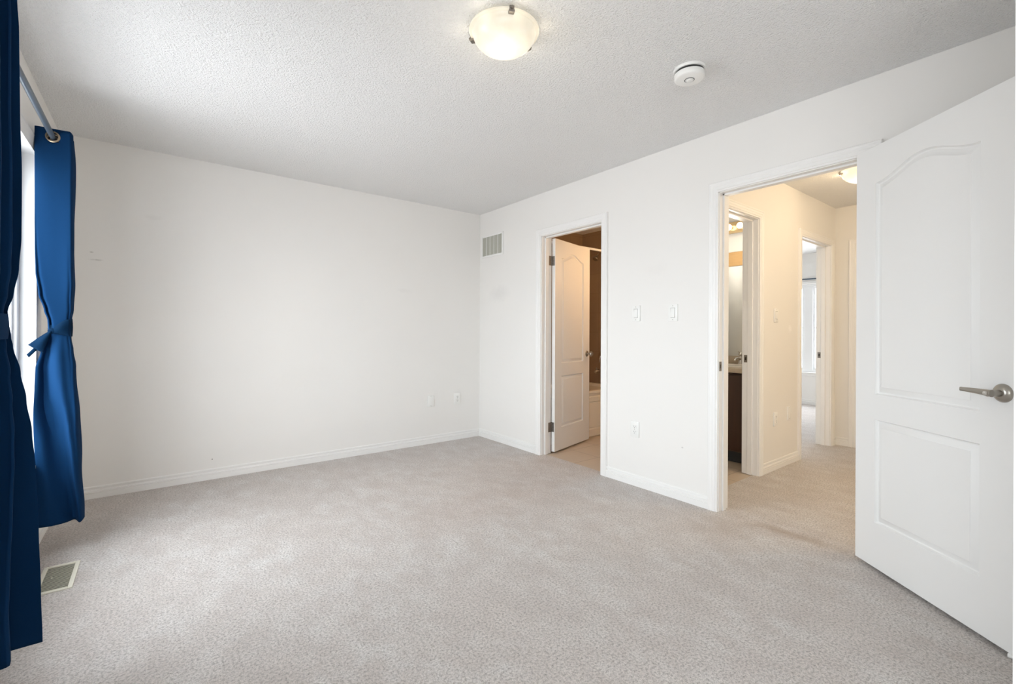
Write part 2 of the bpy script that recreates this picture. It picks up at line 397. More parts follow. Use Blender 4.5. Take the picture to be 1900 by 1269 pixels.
def door_trim(name, o, axis, f0, f1, stop, faces=(1, 1)):
    mb = MB(); P = Px if axis == 'x' else Py
    jamb(mb, o, P, f0, f1, stop)
    if faces[0]: frame_sweep(mb, o[0], o[1], o[2], lambda u, z, v: P(u, z, f0 - v))
    if faces[1]: frame_sweep(mb, o[0], o[1], o[2], lambda u, z, v: P(u, z, f1 + v))
    return structure(mb.build(name, M['trim'], smooth=25))
t1 = door_trim('trim_1', HALL, 'x', W, XR2, (W + .037, W + .075))
strike(t1, Px, HALL[1] - .0015, 0.93, W + .012)
t2 = door_trim('trim_2', ENS, 'x', W, XR2, (W + .040, W + .078))
t3 = door_trim('trim_3', MB_, 'y', HY0, HY1, (HY0 + .040, HY0 + .078))
strike(t3, Py, MB_[1] - .0015, 0.936, HY1 - .020)
t4 = door_trim('trim_4', B2, 'y', HY0, HY1, (HY0 + .040, HY0 + .078))
strike(t4, Py, B2[1] - .0015, 0.922, HY1 - .020)
t5 = door_trim('trim_5', ENDD, 'x', 5.56, 5.67, (5.60, 5.625))
BASE = [(.0, .0), (.015, .0), (.015, .036), (.0115, .0375), (.0145, .041), (.0145, .052), (.003, .058), (.003, .067), (.011, .070), (.0105, .078), (.007, .083), (0, .082)]
def baseboard(name, runs):
    mb = MB()
    for (a, b, n) in runs:      # a,b ends on the wall face (x,y), n normal into the room
        rings = [[(p[0] + n[0]*v, p[1] + n[1]*v, z) for v, z in BASE] for p in (a, b)]
        mb.loft(rings, True, True)
    return structure(mb.build(name, M['trim'], smooth=25))
CW = 0.067
baseboard('baseboard_back', [((XL, D), (W, D), (0, -1))])
baseboard('baseboard_left', [((XL, -1.6), (XL, D), (1, 0))])
baseboard('baseboard_right', [((W, ENS[1] + CW), (W, D), (-1, 0)), ((W, HALL[1] + CW), (W, ENS[0] - CW), (-1, 0)), ((W, 0.107), (W, HALL[0] - CW), (-1, 0))])
baseboard('baseboard_front', [((1.45, 0.107), (W, 0.107), (0, 1)), ((1.45, -1.6), (1.45, 0.09), (-1, 0))])
baseboard('baseboard_hall', [((MB_[1] + CW, HY0), (B2[0] - CW, HY0), (0, -1)), ((B2[1] + CW, HY0), (5.56, HY0), (0, -1)), ((5.56, ENDD[1] + CW), (5.56, HY0), (-1, 0)),
                             ((5.56, -0.8), (5.56, ENDD[0] - CW), (-1, 0))])
baseboard('baseboard_far_bedroom', [((8.34, HY1), (8.34, D), (-1, 0)), ((4.67, D), (8.34, D), (0, -1))])

# ------------------------------------------------------------------ windows
def window(name, axis_x, sgn, y0, y1, z0, z1, depth, mull=(0.045,), casing=0.07, muntins=()):
    """window in an x-wall; inner wall face at axis_x, room lies on side sgn"""
    root = structure(empty(name, (axis_x, (y0+y1)/2, z0)))
    def add(mb, nm, m, par): 
        o = mb.build(nm, m, None, smooth=25); o.parent = par; o.matrix_parent_inverse = Matrix.Translation(root.location).inverted() if par is root else Matrix(); return o
    X = lambda v: axis_x + sgn * v
    def bx(mb, v0, v1, a, b, c, d, bv=0.002): mb.box((min(X(v0), X(v1)), a, c), (max(X(v0), X(v1)), b, d), bv, segs=1)
    mb = MB()       # casing and stool
    prof = [(0, 0), (0, .012), (.012, .015), (casing - .014, .017), (casing - .006, .021), (casing, .018), (casing, 0)]
    frame_sweep(mb, y0, y1, z1, lambda u, z, v: (X(v), u, z), prof, 0.0, z0, True)
    add(mb, 'window_casing', M['trim'], root)
    mb = MB(); bx(mb, -0.09, 0.03, y0 - .02, y1 + .02, z0 - .0, z0 + .018); add(mb, 'sill', M['trim'], root)
    f0, f1 = -0.12, -0.05
    mb = MB(); fw = 0.045
    bx(mb, f0, f1, y0, y0 + fw, z0, z1); bx(mb, f0, f1, y1 - fw, y1, z0, z1)
    bx(mb, f0, f1, y0 + fw, y1 - fw, z0 + .018, z0 + .018 + fw); bx(mb, f0, f1, y0 + fw, y1 - fw, z1 - fw, z1)
    spans = [(y0 + fw, y1 - fw)]
    for (c, wd) in mull:
        bx(mb, f0, f1 + .006, c - wd/2, c + wd/2, z0 + fw, z1 - fw)
        a, b = spans.pop(); spans += [(a, c - wd/2), (c + wd/2, b)]
    add(mb, 'frame', M['vinyl'], root)
    for (a, b) in spans:
        zz0, zz1 = z0 + fw + .018, z1 - fw
        mb = MB(); s = 0.028
        bx(mb, f0 + .012, f1 - .014, a, a + s, zz0, zz1); bx(mb, f0 + .012, f1 - .014, b - s, b, zz0, zz1)
        bx(mb, f0 + .012, f1 - .014, a + s, b - s, zz0, zz0 + s); bx(mb, f0 + .012, f1 - .014, a + s, b - s, zz1 - s, zz1)
        for zt, th in muntins: bx(mb, f0 + .016, f1 - .018, a + s, b - s, zt - th/2, zt + th/2, 0.0)
        add(mb, 'sash', M['vinyl'], root)
        mb = MB(); bx(mb, f0 + .028, f0 + .034, a + s, b - s, zz0 + s, zz1 - s, 0.0); add(mb, 'pane', M['glass'], root)
    return root
window('window_1', XL, 1, WIN[0], WIN[1], WIN[2], WIN[3], .15, [((WIN[0]+WIN[1])/2, .06)])
window('window_added', XL, 1, WIN_ADDED[0], WIN_ADDED[1], WIN_ADDED[2], WIN_ADDED[3], .15, [((WIN_ADDED[0]+WIN_ADDED[1])/2, .06)])
window('window_2', 8.34, -1, B2W[0], B2W[1], B2W[2], B2W[3], .12, [(2.8825, .13)], .04, [(1.24, .022), (1.568, .010)])
# ------------------------------------------------------------------ panel doors
def panel_outlines(wd, ml=0.119, mr=0.134):
    """two closed outlines as functions of the inset d: plain lower panel and arched upper panel"""
    xl, xr = ml, wd - mr
    def low(d): return [(xl + d, .215 + d), (xr - d, .215 + d), (xr - d, .711 - d), (xl + d, .711 - d)]
    def upp(d):
        n = 40; pts = [(xl + d, .833 + d), (xr - d, .833 + d)]
        for i in range(n + 1):
            x = (xr - d) - (xr - xl - 2*d) * i / n
            t = (x - xl) / (xr - xl); e = 0.5 - 0.5 * math.cos(2 * math.pi * t)
            sl = 0.062 * math.pi * math.sin(2 * math.pi * t) / (xr - xl)
            pts.append((x, 1.848 + 0.062 * e - d * math.sqrt(1 + sl * sl)))
        return pts
    return [low, upp]
RINGS = [(0.0, 0.0), (0.002, -0.006), (0.006, -0.0115), (0.011, -0.0125), (0.034, -0.004), (0.0365, -0.0012)]
def door_slab(wd, ht, th):
    """x 0..wd from hinge edge, y 0..th, z 0..ht; both faces moulded"""
    mb = MB(); bm = mb.bm
    for side in (0, 1):
        Pf = (lambda x, z, d: (x, -d, z)) if side == 0 else (lambda x, z, d: (x, th + d, z))
        loops = [lambda d: [(0, 0), (wd, 0), (wd, ht), (0, ht)]] + panel_outlines(wd)
        edges = []
        for li, lp in enumerate(loops):
            vs = [bm.verts.new(Pf(x, z, 0)) for x, z in lp(0)]
            edges += [bm.edges.new((vs[i], vs[(i+1) % len(vs)])) for i in range(len(vs))]
            if li:
                prev = vs
                for d, dep in RINGS[1:]:
                    cur = [bm.verts.new(Pf(x, z, dep)) for x, z in lp(d)]
                    for i in range(len(cur)):
                        j = (i + 1) % len(cur); bm.faces.new((prev[i], prev[j], cur[j], cur[i]))
                    prev = cur
                ce = [bm.edges.get((prev[i], prev[(i+1) % len(prev)])) for i in range(len(prev))]
                bmesh.ops.triangle_fill(bm, edges=ce, use_beauty=True)
        bmesh.ops.triangle_fill(bm, edges=edges, use_beauty=True)
    for a, b in (((0, 0), (wd, 0)), ((wd, 0), (wd, ht)), ((wd, ht), (0, ht)), ((0, ht), (0, 0))):
        vs = [bm.verts.new(p) for p in ((a[0], 0, a[1]), (b[0], 0, b[1]), (b[0], th, b[1]), (a[0], th, a[1]))]
        bm.faces.new(vs)
    return mb
def lever_handle(parent, s, z, y, sgn, length=0.115, button=True, hinge_dir=-1):
    """lever on the face y, pointing along -x (towards the hinge)"""
    n = (0, sgn, 0)
    rose = MB().lathe([(0.0335, 0), (0.0335, .003), (.031, .007), (.026, .0115), (.019, .015), (.0155, .016), (.0001, .016)], (s, y, z), n, 40).build('rose', M['nickel'], parent)
    MB().tube([(s, y + sgn*.012, z), (s, y + sgn*.030, z), (s, y + sgn*.058, z)], [.0125, .0115, .0125], 20).build('neck', M['nickel'], parent)
    pts = []; rad = []
    for i in range(11):
        t = i / 10
        pts.append((s + .012 + hinge_dir * 0 - (length + .012) * t, y + sgn * (.055 - .006 * math.sin(math.pi * t)), z + .004 * t))
        hh = .0128 * (1 - .42 * t); rad.append((hh, .0085 * (1 - .3 * t)))
    lev = MB()
    rings = []
    for p, (hh, ww) in zip(pts, rad):
        ring = []
        for j in range(16):
            a = 2 * math.pi * j / 16; ca, sa = math.cos(a), math.sin(a)
            sq = lambda c: math.copysign(abs(c) ** 0.6, c)
            ring.append((p[0], p[1] + ww * sq(ca), p[2] + hh * sq(sa)))
        rings.append(ring)
    lev.loft(rings); lev.build('lever', M['nickel'], parent)
    if button:
        MB().lathe([(.0075, 0), (.0075, .003), (.006, .006), (.0001, .007)], (s - .002, y + sgn*.0625, z), n, 20).build('lock_button', M['chrome'], parent)
def hinge_part(parent, z, x=0.0, y=0.0, th=0.035, leaf_out=True):
    mb = MB(); mb.tube([(x, y, z - .045), (x, y, z + .045)], .0055, 12)
    mb.tube([(x, y, z + .045), (x, y, z + .050)], .0065, 12); mb.tube([(x, y, z - .050), (x, y, z - .045)], .0065, 12)
    o = mb.build('hinge', M['hinge'], parent)
    return o
# bedroom entry door: far face toward the camera, swung about 143 degrees into the room
P1 = Vector((2.804, 0.748)); dr = Vector((-0.604, -0.797)); nv = Vector((-0.797, 0.604))
DW = 0.738
door = structure(empty('door_1', (P1.x, P1.y, 0.02), (0, 0, math.atan2(dr.y, dr.x))))
# local +x runs along the door; local +y = rot90(dr) = (0.797,-0.604) away from the camera
door_slab(DW, 2.026, 0.035).build('slab', M['door'], door, 30)
tag(door, 'white arched two panel door standing wide open into the bedroom with satin lever handle', 'door')
lever_handle(door, 0.685, 0.912, 0.0, -1, 0.098)
lever_handle(door, 0.685, 0.912, 0.035, 1, 0.100, False)
MB().box((DW, .006, .88), (DW + .0015, .029, .945), 0).build('latch_plate', M['hinge'], door, 0)
for z in (0.22, 1.0, 1.80): hinge_part(door, z, -0.008, 0.040)
# ensuite door, opened into the bathroom
ang = math.atan2(0.252, 0.968)
edoor = structure(empty('door_2', (2.990, 3.152, 0.014), (0, 0, ang)))
door_slab(0.690, 2.020, 0.035).build('slab', M['door'], edoor, 30)
tag(edoor, 'white arched two panel door ajar into the small tiled ensuite bathroom', 'door')
def knob(parent, s, z, y, sgn):
    MB().lathe([(.031, 0), (.031, .004), (.024, .009), (.012, .012), (.010, .030), (.018, .036), (.0265, .046), (.0275, .055), (.022, .064), (.0001, .067)],
               (s, y, z), (0, sgn, 0), 32).build('knob', M['nickel'], parent)
knob(edoor, 0.632, 0.908, 0.0, -1); knob(edoor, 0.632, 0.908, 0.035, 1)
for z in (0.233, 1.808):
    mb = MB(); mb.tube([(-.004, .037, z - .045), (-.004, .037, z + .045)], .006, 12)
    mb.box((-.0015, .006, z - .045), (.0, .034, z + .045))
    h = mb.build('hinge', M['hinge'], edoor)
    mb = MB()
    for q in (-.028, 0, .028): mb.lathe([(.003, 0), (.003, .0008), (.0001, .001)], (-.0015, .02 + (.006 if q else -.006), z + q), (-1, 0, 0), 10)
    mb.build('screw', M['dark'], h)
# jamb leaves of the ensuite hinges
for z in (0.247, 1.822):
    MB().box((XR2 - .034, ENS[1] - .0015, z - .045), (XR2 + .002, ENS[1], z + .045)).build('hinge_leaf', M['hinge'], t2, 0)
# closed door at the end of the hall
cdoor = structure(empty('door_3', (5.600, ENDD[1] - .003, 0.010), (0, 0, R(-90))))
cs = door_slab(ENDD[1] - ENDD[0] - .006, 2.012, 0.035).build('slab', M['door'], cdoor, 30); cs.location = (0, -0.035, 0)
tag(cdoor, 'closed white door in the end wall of the hall', 'door')

# ------------------------------------------------------------------ curtains
RODX, RODZ = -0.403, 2.122
def ray(px, py):
    R3 = (px - 950) / FPX; U3 = (617.02 - py) / FPX
    Rr = R3*cr + U3*sr; U = -R3*sr + U3*cr
    return (math.sin(YAW) + Rr*math.cos(YAW), math.cos(YAW) - Rr*math.sin(YAW), U)
def lerp(tab, z):
    if z <= tab[0][0]: return tab[0][1]
    for (a, va), (b, vb) in zip(tab, tab[1:]):
        if z <= b:
            t = (z - a) / (b - a); t = t*t*(3-2*t)
            return va + (vb - va) * t
    return tab[-1][1]
def curtain_surface(n_pl, z0, z1, left, right, yfront, depth, sign=1, nz=150, npp=26, folds=None, flat=0.75, holes=True, tilt=0.0):
    """cloth folded back and forth between x=left(z) and x=right(z), pleats stacked along y"""
    mb = MB(); bm = mb.bm; rows = []; meta = {}
    nu = n_pl * npp
    for i in range(nz + 1):
        z = z0 + (z1 - z0) * i / nz
        row = []
        for j in range(nu + 1):
            u = j / npp; k = int(min(u, n_pl - 1e-6)); f = u - k
            c = -math.cos(math.pi * u); c = math.copysign(abs(c) ** flat, c)
            shrink = 1.0 - 0.05 * min(k, 3)
            l, r = left(z), right(z); xm, hw = (l + r) / 2, (r - l) / 2
            x = xm + hw * c * shrink
            e = max(0.0, (f - 0.80) / 0.20); e = e*e*(3-2*e)
            y = yfront(z) + sign * (depth(z) * (k + e) / n_pl - tilt * f * (1 - e))
            if folds: 
                dx, dy = folds(u, z, c); x += dx; y += dy
            row.append(bm.verts.new((x, y, z)))
        rows.append(row)
    for i in range(nz):
        for j in range(nu):
            q = (rows[i][j], rows[i][j+1], rows[i+1][j+1], rows[i+1][j])
            cz = sum(v.co.z for v in q) / 4; cx = sum(v.co.x for v in q) / 4
            if holes and abs(cz - RODZ) < .04 and math.hypot(cz - RODZ, cx - RODX) < .0235: continue
            bm.faces.new(q)
    return mb
def finish_cloth(o):
    md = o.modifiers.new('thickness', 'SOLIDIFY'); md.thickness = 0.0022; md.offset = 0
    for p in o.data.polygons: p.use_smooth = True
def grommet(parent, centre, normal, name='grommet'):
    q = [(.0205, -.0030), (.0215, -.0045), (.026, -.0040), (.0290, -.0012), (.0290, .0012), (.026, .0040), (.0215, .0045), (.0205, .0030)]
    nn = Vector(normal).normalized(); rot = Vector((0,0,1)).rotation_difference(nn); c = Vector(centre)
    n = 40; rings = [[c + rot @ Vector((r*math.cos(2*math.pi*j/n), r*math.sin(2*math.pi*j/n), h)) for r, h in q] for j in range(n)]
    return MB().loft(rings, True, False, True).build(name, M['grommet'], parent)
def ribbon(rows, thick=0.002):
    """rows of points -> cloth strip"""
    mb = MB(); vs = [[mb.bm.verts.new(p) for p in r] for r in rows]
    for a, b in zip(vs, vs[1:]):
        for j in range(len(a) - 1): mb.bm.faces.new((a[j], a[j+1], b[j+1], b[j]))
    return mb

# --- far curtain (tied with a bow)
YF = 3.27
def at(px, py, y):
    d = ray(px, py); t = y / d[1]; return (d[0]*t, y, EYE + d[2]*t)
far_left = sorted([(at(px, py, YF)[2], at(px, py, YF)[0]) for px, py in ((64.5, 233), (64.5, 400), (65, 450), (66, 500), (71, 545), (80, 575), (86, 594), (87, 612), (84, 625), (74, 650), (65, 685), (62, 773), (65, 865), (70, 979))])
far_right = sorted([(at(px, py, YF + .05)[2], at(px, py, YF + .05)[0]) for px, py in ((136, 246), (138, 300), (138, 450), (137.5, 520), (134, 575), (131, 592), (130.5, 610), (131.5, 625), (136, 650), (141, 680), (147, 773), (151, 865), (157, 940))])
TZ = at(100, 609, YF)[2]
fl = lambda z: lerp(far_left, z); frr = lambda z: lerp(far_right, z)
fdep = lambda z: 0.20 - 0.10 * math.exp(-((z - TZ) / 0.16) ** 2) + 0.03 * max(0, (TZ - z) / TZ)
fyf = lambda z: YF + 0.035 * math.exp(-((z - TZ) / 0.16) ** 2)
def ffolds(u, z, c):
    if u > 1.0: return (0.004 * math.sin(9*z + 3*u), 0.0)
    near = math.exp(-((z - TZ) / 0.30) ** 2)
    dy = 0.0
    # creases gathering into the tie above, one deep valley below it
    s = u
    dy += 0.030 * near * math.exp(-((s - (0.30 + 0.15 * min(1, max(0, (z - TZ) / .45)) * -1)) / 0.05) ** 2) * (1 if z > TZ else 0)
    dy += 0.016 * near * math.exp(-((s - 0.78) / 0.06) ** 2) * (1 if z > TZ else 0.6)
    if z < TZ:
        d = TZ - z
        cen = 0.42 + 0.10 * min(1, d / 0.5) + 0.18 * max(0, (d - 0.35) / 0.6)
        amp = 0.050 * min(1, d / 0.10) 
        dy += amp * math.exp(-((s - (cen - 0.10)) / 0.09) ** 2)
        dy -= 0.020 * min(1, d / 0.15) * math.exp(-((s - (cen + 0.07)) / 0.06) ** 2)
        dy += 0.018 * math.exp(-((d - 0.42) / 0.10) ** 2) * math.exp(-((s - 0.35 - 0.5 * (d - 0.42)) / 0.14) ** 2)
    dy += 0.004 * math.sin(7 * z + 8 * s) * (0.3 + near)
    return (0.0, dy)
Z0, Z1 = 0.150, at(64, 233, YF)[2]
cur = empty('curtain', (RODX, YF + .1, 0))
inv = Matrix.Translation(cur.location).inverted()
def child(o, inv): o.matrix_parent_inverse = inv; return o
mb = curtain_surface(4, Z0, Z1, fl, frr, fyf, fdep, 1, folds=ffolds, tilt=0.018, flat=0.62)
pan = child(mb.build('panel', M['navy'], cur, 0), inv); finish_cloth(pan)
for k_ in range(4):
    kk = k_ + 0.5 + 0.0
    l, r = fl(RODZ), frr(RODZ); xm, hw = (l + r)/2, (r - l)/2 * (1 - .05*min(k_, 3))
    cc = (RODX - xm) / hw * (1 if True else 1)
    c_ = math.copysign(abs(cc) ** (1/.62), cc); f = math.acos(max(-1, min(1, -c_))) / math.pi
    u = k_ + (f if k_ % 2 == 0 else 1 - f)
    y = fyf(RODZ) + fdep(RODZ) * k_ / 4 - 0.009
    slope = (fdep(RODZ) / 4) / (math.pi * hw * 0.9) * 1.6
    nrm = (-0.09 * (1 if k_ % 2 == 0 else -1), -1, 0)
    child(grommet(cur, (RODX, y, RODZ), nrm), inv)
# tie band
def band(xc, yc, hx, hy, z, h, tilt, bulge=0.0):
    rings = []; n = 48
    for j in range(n):
        a = 2*math.pi*j/n; sq = lambda c: math.copysign(abs(c) ** 0.75, c)
        x = xc + hx*sq(math.cos(a)); y = yc + hy*sq(math.sin(a))
        zz = z + tilt * math.cos(a)
        hh = h(a) if callable(h) else h
        ring = []
        for t, o_ in ((-1, 0), (-.5, .0015), (0, .0022), (.5, .0015), (1, 0), (1, -.003), (0, -.002), (-1, -.003)):
            rr = 1 + o_ / max(hx, .01)
            ring.append((xc + (x - xc)*rr, yc + (y - yc)*rr, zz + hh * t / 2))
        rings.append(ring)
    return MB().loft(rings, True, False, True)
yb0 = fyf(TZ) - 0.010; yb1 = fyf(TZ) + fdep(TZ) + 0.006
xl, xr = fl(TZ) - .004, frr(TZ) + .004
tie = child(band((xl+xr)/2, (yb0+yb1)/2, (xr-xl)/2, (yb1-yb0)/2, TZ, lambda a: 0.060 + 0.034*math.cos(a) if math.sin(a) < .3 else .07, 0.004).build('tieback', M['navydark'], cur), inv)
ti = inv
kp = Vector(at(97, 614, yb0 - .012))
def A(px, py, off=0.0): return Vector(at(px, py, yb0 - .014 - off))
bow = MB()
# knot
bow.sphere(kp, .016, 16, 10, (1.1, .7, .9))
o = bow.build('knot', M['navydark'], tie); 
rows = []
for t in [i / 12 for i in range(13)]:
    # upper edge and lower edge of the left loop in the photo
    upx, upy = 95 + (52 - 95)*t, 613 + (640 - 613)*t ** 1.15
    lox, loy = 95 + (80 - 95)*t, 617 + (655 - 617)*t ** 0.9
    puff = .012 + .030 * math.sin(math.pi * min(1, t * .95))
    a, b = A(upx, upy, .004), A(lox, loy, .004); 
    rows.append([a.lerp(b, s) + Vector((0.1, -1, 0)) * (puff * math.sin(math.pi * s) * (0.45 if s < .5 else .45)) for s in [i/8 for i in range(9)]])
lp = ribbon(rows); 
rows2 = [[a_ + Vector((0, .012 * math.sin(math.pi * t_), 0)) for a_ in (r[0].lerp(r[-1], s) for s in [i/8 for i in range(9)])] for t_, r in zip([i/12 for i in range(13)], rows)]
o = lp.build('bow_loop', M['navydark'], tie, 0); finish_cloth(o)
o = ribbon(rows2).build('bow_loop', M['navydark'], tie, 0); finish_cloth(o)
rows = []
for t in [i / 6 for i in range(7)]:
    cpx, cpy = 66 + (51.5 - 66)*t, 647 + (660.5 - 647)*t
    rows.append([A(cpx - 2.2, cpy - 2.6, .003), A(cpx + 2.2, cpy + 2.6, .003)])
o = ribbon(rows).build('tie_end', M['navydark'], tie, 0); finish_cloth(o)
rows = []
for t in [i / 12 for i in range(13)]:
    px = 97 + (129 - 97)*t; ty = 612 + (592.5 - 612) * math.sin(t*math.pi/2) ** 0.9; by = 618 + (624 - 618)*t
    rows.append([A(px, ty + (by - ty)*s, .004 + .012*math.sin(math.pi*s)*math.sin(math.pi*t) - .010*t) for s in [i/8 for i in range(9)]])
o = ribbon(rows).build('bow_loop', M['navydark'], tie, 0); finish_cloth(o)
tag(cur, 'blue grommet curtain tied with a bow, hanging beside the far end of the window', 'curtain', 'tied back window curtains')

# --- near curtain (dark, at the left edge of the picture)
YN = 2.06
nr = sorted([(at(px, py, YN)[2], at(px, py, YN)[0]) for px, py in ((33, 0), (36, 60), (36.5, 200), (39.5, 330), (38.5, 440), (34, 500), (25, 545), (14, 578), (15, 590), (21, 628), (24, 640), (39, 691), (50, 740), (60, 800), (66, 866), (71, 982), (75, 1098), (78, 1195))])
TN = at(18, 606, YN)[2]
nright = lambda z: lerp(nr, z)
nleft = lambda z: -0.470 + 0.075 * math.exp(-((z - TN) / 0.16) ** 2)
ndep = lambda z: 0.34 - 0.14 * math.exp(-((z - TN) / 0.16) ** 2)
nstep = lambda z: 0.002 + 0.050 * min(1.0, max(0.0, (TN - z) / 0.85)) ** 0.9
nyf = lambda z: YN - 0.01 * 0
def nfolds(u, z, c):
    right = max(0.0, -c)            # each pleat behind the first steps back towards the wall
    return (-nstep(z) * int((u + 1) / 2) * right * (1 if u > .999 else 0), 0.008 * math.sin(5 * z + 1.3 * u))
ncur = empty('curtain', (RODX, 1.88, 0)); ninv = Matrix.Translation(ncur.location).inverted()
mb = curtain_surface(8, Z0, Z1, nright, nleft, nyf, ndep, -1, nz=140, npp=24, folds=nfolds, flat=0.7)
pan = child(mb.build('panel', M['navy'], ncur, 0), ninv); finish_cloth(pan)
for k_ in range(8):
    child(grommet(ncur, (RODX, YN - .34 * (k_ + .08) / 8, RODZ), (0.3 * (-1) ** k_, -1, 0)), ninv)
xl, xr = nleft(TN) - .012, at(21, 610, YN)[0] + .002
child(band((xl+xr)/2, YN - ndep(TN)/2, (xr-xl)/2, ndep(TN)/2 + .016, TN, 0.075, 0.0).build('tieback', M['navy'], ncur), ninv)
tag(ncur, 'dark navy curtain nearest the camera, gathered by a plain band', 'curtain', 'tied back window curtains')
# --- rod
rod = empty('curtain_rod', (RODX, 2.6, RODZ)); rinv = Matrix.Translation(rod.location).inverted()
child(MB().tube([(RODX, 1.45, RODZ), (RODX, 3.58, RODZ)], .0122, 20).build('pole', M['rod'], rod), rinv)
for y in (1.44, 3.59): child(MB().sphere((RODX, y, RODZ), .022).build('finial', M['rod'], rod), rinv)
for y in (1.52, 3.535):
    mb = MB(); mb.box((XL, y - .012, RODZ - .05), (XL + .006, y + .012, RODZ + .035), .002); mb.box((XL + .004, y - .007, RODZ - .022), (RODX + .004, y + .007, RODZ - .012), .001)
    child(mb.build('bracket', M['rod'], rod), rinv)
tag(rod, 'slim grey curtain rod above the bedroom window', 'curtain rod')

# ------------------------------------------------------------------ ceiling fixtures
def dome_light(loc, label, mat, power, col, rim=.035, group='flush dome ceiling lights'):
    r = empty('ceiling_light', loc)
    MB().lathe([(.115, 0), (.115, -.010), (.105, -.014), (.0001, -.014)], n=48).build('base', M['plastic'], r)
    prof = [(.100, -.014), (.148, -.014), (.1495, -.018), (.148, -.022), (.137, -.024), (.134, -.028)]
    for i in range(1, 13):
        a = i / 12 * math.pi / 2
        prof.append((.134 * math.cos(a), -.028 - .082 * math.sin(a) ** 1.1))
    MB().lathe(prof, n=64, cap=False).build('glass_shade', mat, r)
    for a in (-115.5, 4.5, 124.5):
        ca, sa = math.cos(R(a)), math.sin(R(a)); rot = Matrix.Rotation(R(a), 4, 'Z')
        mb = MB(); mb.box((.1495, -.010, -.030), (.1530, .010, -.010), .0015, rot); mb.box((.134, -.012, -.036), (.1535, .012, -.024), .003, rot)
        mb.tube([rot @ Vector((.151, 0, -.020)), rot @ Vector((.160, 0, -.020))], .006, 12)
        mb.build('clip', M['hinge'], r)
    tag(r, label, 'ceiling light', group)
    point_light('lamp_glow', (loc[0], loc[1], loc[2] - .27), power, col, .12)
    for q in range(6):      # light leaking between the glass rim and the ceiling
        point_light('rim_glow', (loc[0] + .172*math.cos(q*math.pi/3 + .3), loc[1] + .172*math.sin(q*math.pi/3 + .3), loc[2] - .045), rim, col, .02)
    return r
dome_light((1.173, 1.558, HC), 'lit frosted dome light on the bedroom ceiling with three metal clips', M['dome'], 1.5, (1.0, .88, .68))
dome_light((4.373, 1.131, HC), 'lit frosted dome light on the hall ceiling beyond the open door', M['domewarm'], 2.5, (1.0, .77, .50), .12)
dome_light((3.700, 0.150, HC), 'added dome light on the hall ceiling, unseen behind the open bedroom door', M['domewarm'], 30, (1.0, .77, .50))  # added fixture out of view, shares the warm fill of the hall
# smoke detector
sd = empty('smoke_detector', (2.076, 1.238, HC))
MB().lathe([(.076, 0), (.076, -.008), (.073, -.012), (.0001, -.012)], n=56).build('base', M['plastic'], sd)
MB().lathe([(.066, -.012), (.066, -.024), (.0001, -.024)], n=48).build('sensor_gap', M['dark'], sd)
MB().lathe([(.066, -.022), (.071, -.023), (.072, -.027), (.0705, -.043), (.067, -.048), (.060, -.050), (.0001, -.051)], n=56).build('cover', M['plastic'], sd)
bt = MB().lathe([(.0235, -.0500), (.0235, -.0518), (.0215, -.0522), (.0205, -.0515), (.0001, -.0515)], n=36).build('button_ring', M['dark'], sd)
MB().lathe([(.0205, -.0515), (.0200, -.0535), (.0165, -.0535), (.0160, -.0525), (.0140, -.0525), (.0135, -.0565), (.010, -.058), (.0001, -.0585)], n=36).build('test_button', M['plastic'], bt)
tag(sd, 'round white smoke detector on the bedroom ceiling', 'smoke detector')

# ------------------------------------------------------------------ vents
v = empty('wall_vent', (W, 3.974, 2.071))
mb = MB(); a, b, c, d = -.194, .194, -.119, .119; bw = .020
for lo, hi in (((-.010, a, c), (0, a + bw, d)), ((-.010, b - bw, c), (0, b, d)), ((-.010, a + bw, c), (0, b - bw, c + bw)), ((-.010, a + bw, d - bw), (0, b - bw, d))):
    mb.box(lo, hi, .003)
mb.build('frame', M['trim'], v)
MB().box((-.0015, a + bw, c + bw), (-.0005, b - bw, d - bw)).build('duct_back', M['duct'], v, 0)
for i in range(5):
    y0 = a + bw + (b - a - 2*bw) * i / 5
    mb = MB()
    for q in range(6):
        yy = y0 + (q + .5) * (b - a - 2*bw) / 30
        mb.box((-.0075, yy - .0045, c + bw), (-.0015, yy + .0035, d - bw))
    mb.build('fin_bank', M['ventgrey'], v, 0)
    if i: MB().box((-.009, y0 - .0035, c + bw), (-.0015, y0 + .0035, d - bw), .0005).build('divider', M['trim'], v, 0)
tag(v, 'rectangular return air grille high on the wall near the corner', 'vent')
v = empty('floor_register', (-.3415, 2.950, 0.0))
mb = MB(); a, b, c, d = -.064, .064, -.152, .152; bw = .017
for lo, hi in (((a, c, 0), (a + bw, d, .006)), ((b - bw, c, 0), (b, d, .006)), ((a + bw, c, 0), (b - bw, c + bw, .006)), ((a + bw, d - bw, 0), (b - bw, d, .006))):
    mb.box(lo, hi, .002)
mb.build('frame', M['ivory'], v)
MB().box((a + bw, c + bw, .0003), (b - bw, d - bw, .0008)).build('duct_opening', M['duct'], v, 0)
for i in range(19):
    y = c + bw + .008 + i * (d - c - 2*bw - .016) / 18
    rot = Matrix.Translation((0, y, .0036)) @ Matrix.Rotation(R(-20), 4, 'X')
    hw = .0070 if i == 9 else .0056
    MB().box((a + bw - .001, -hw, -.0009), (b - bw + .001, hw, .0009), 0, rot).build('louver', M['ivory'], v, 0)
MB().tube([(-.02, .002, .004), (-.02, .002, .009)], .003, 10).build('damper_lever', M['ivory'], v)
tag(v, 'cream metal floor register in the carpet below the window', 'floor vent')

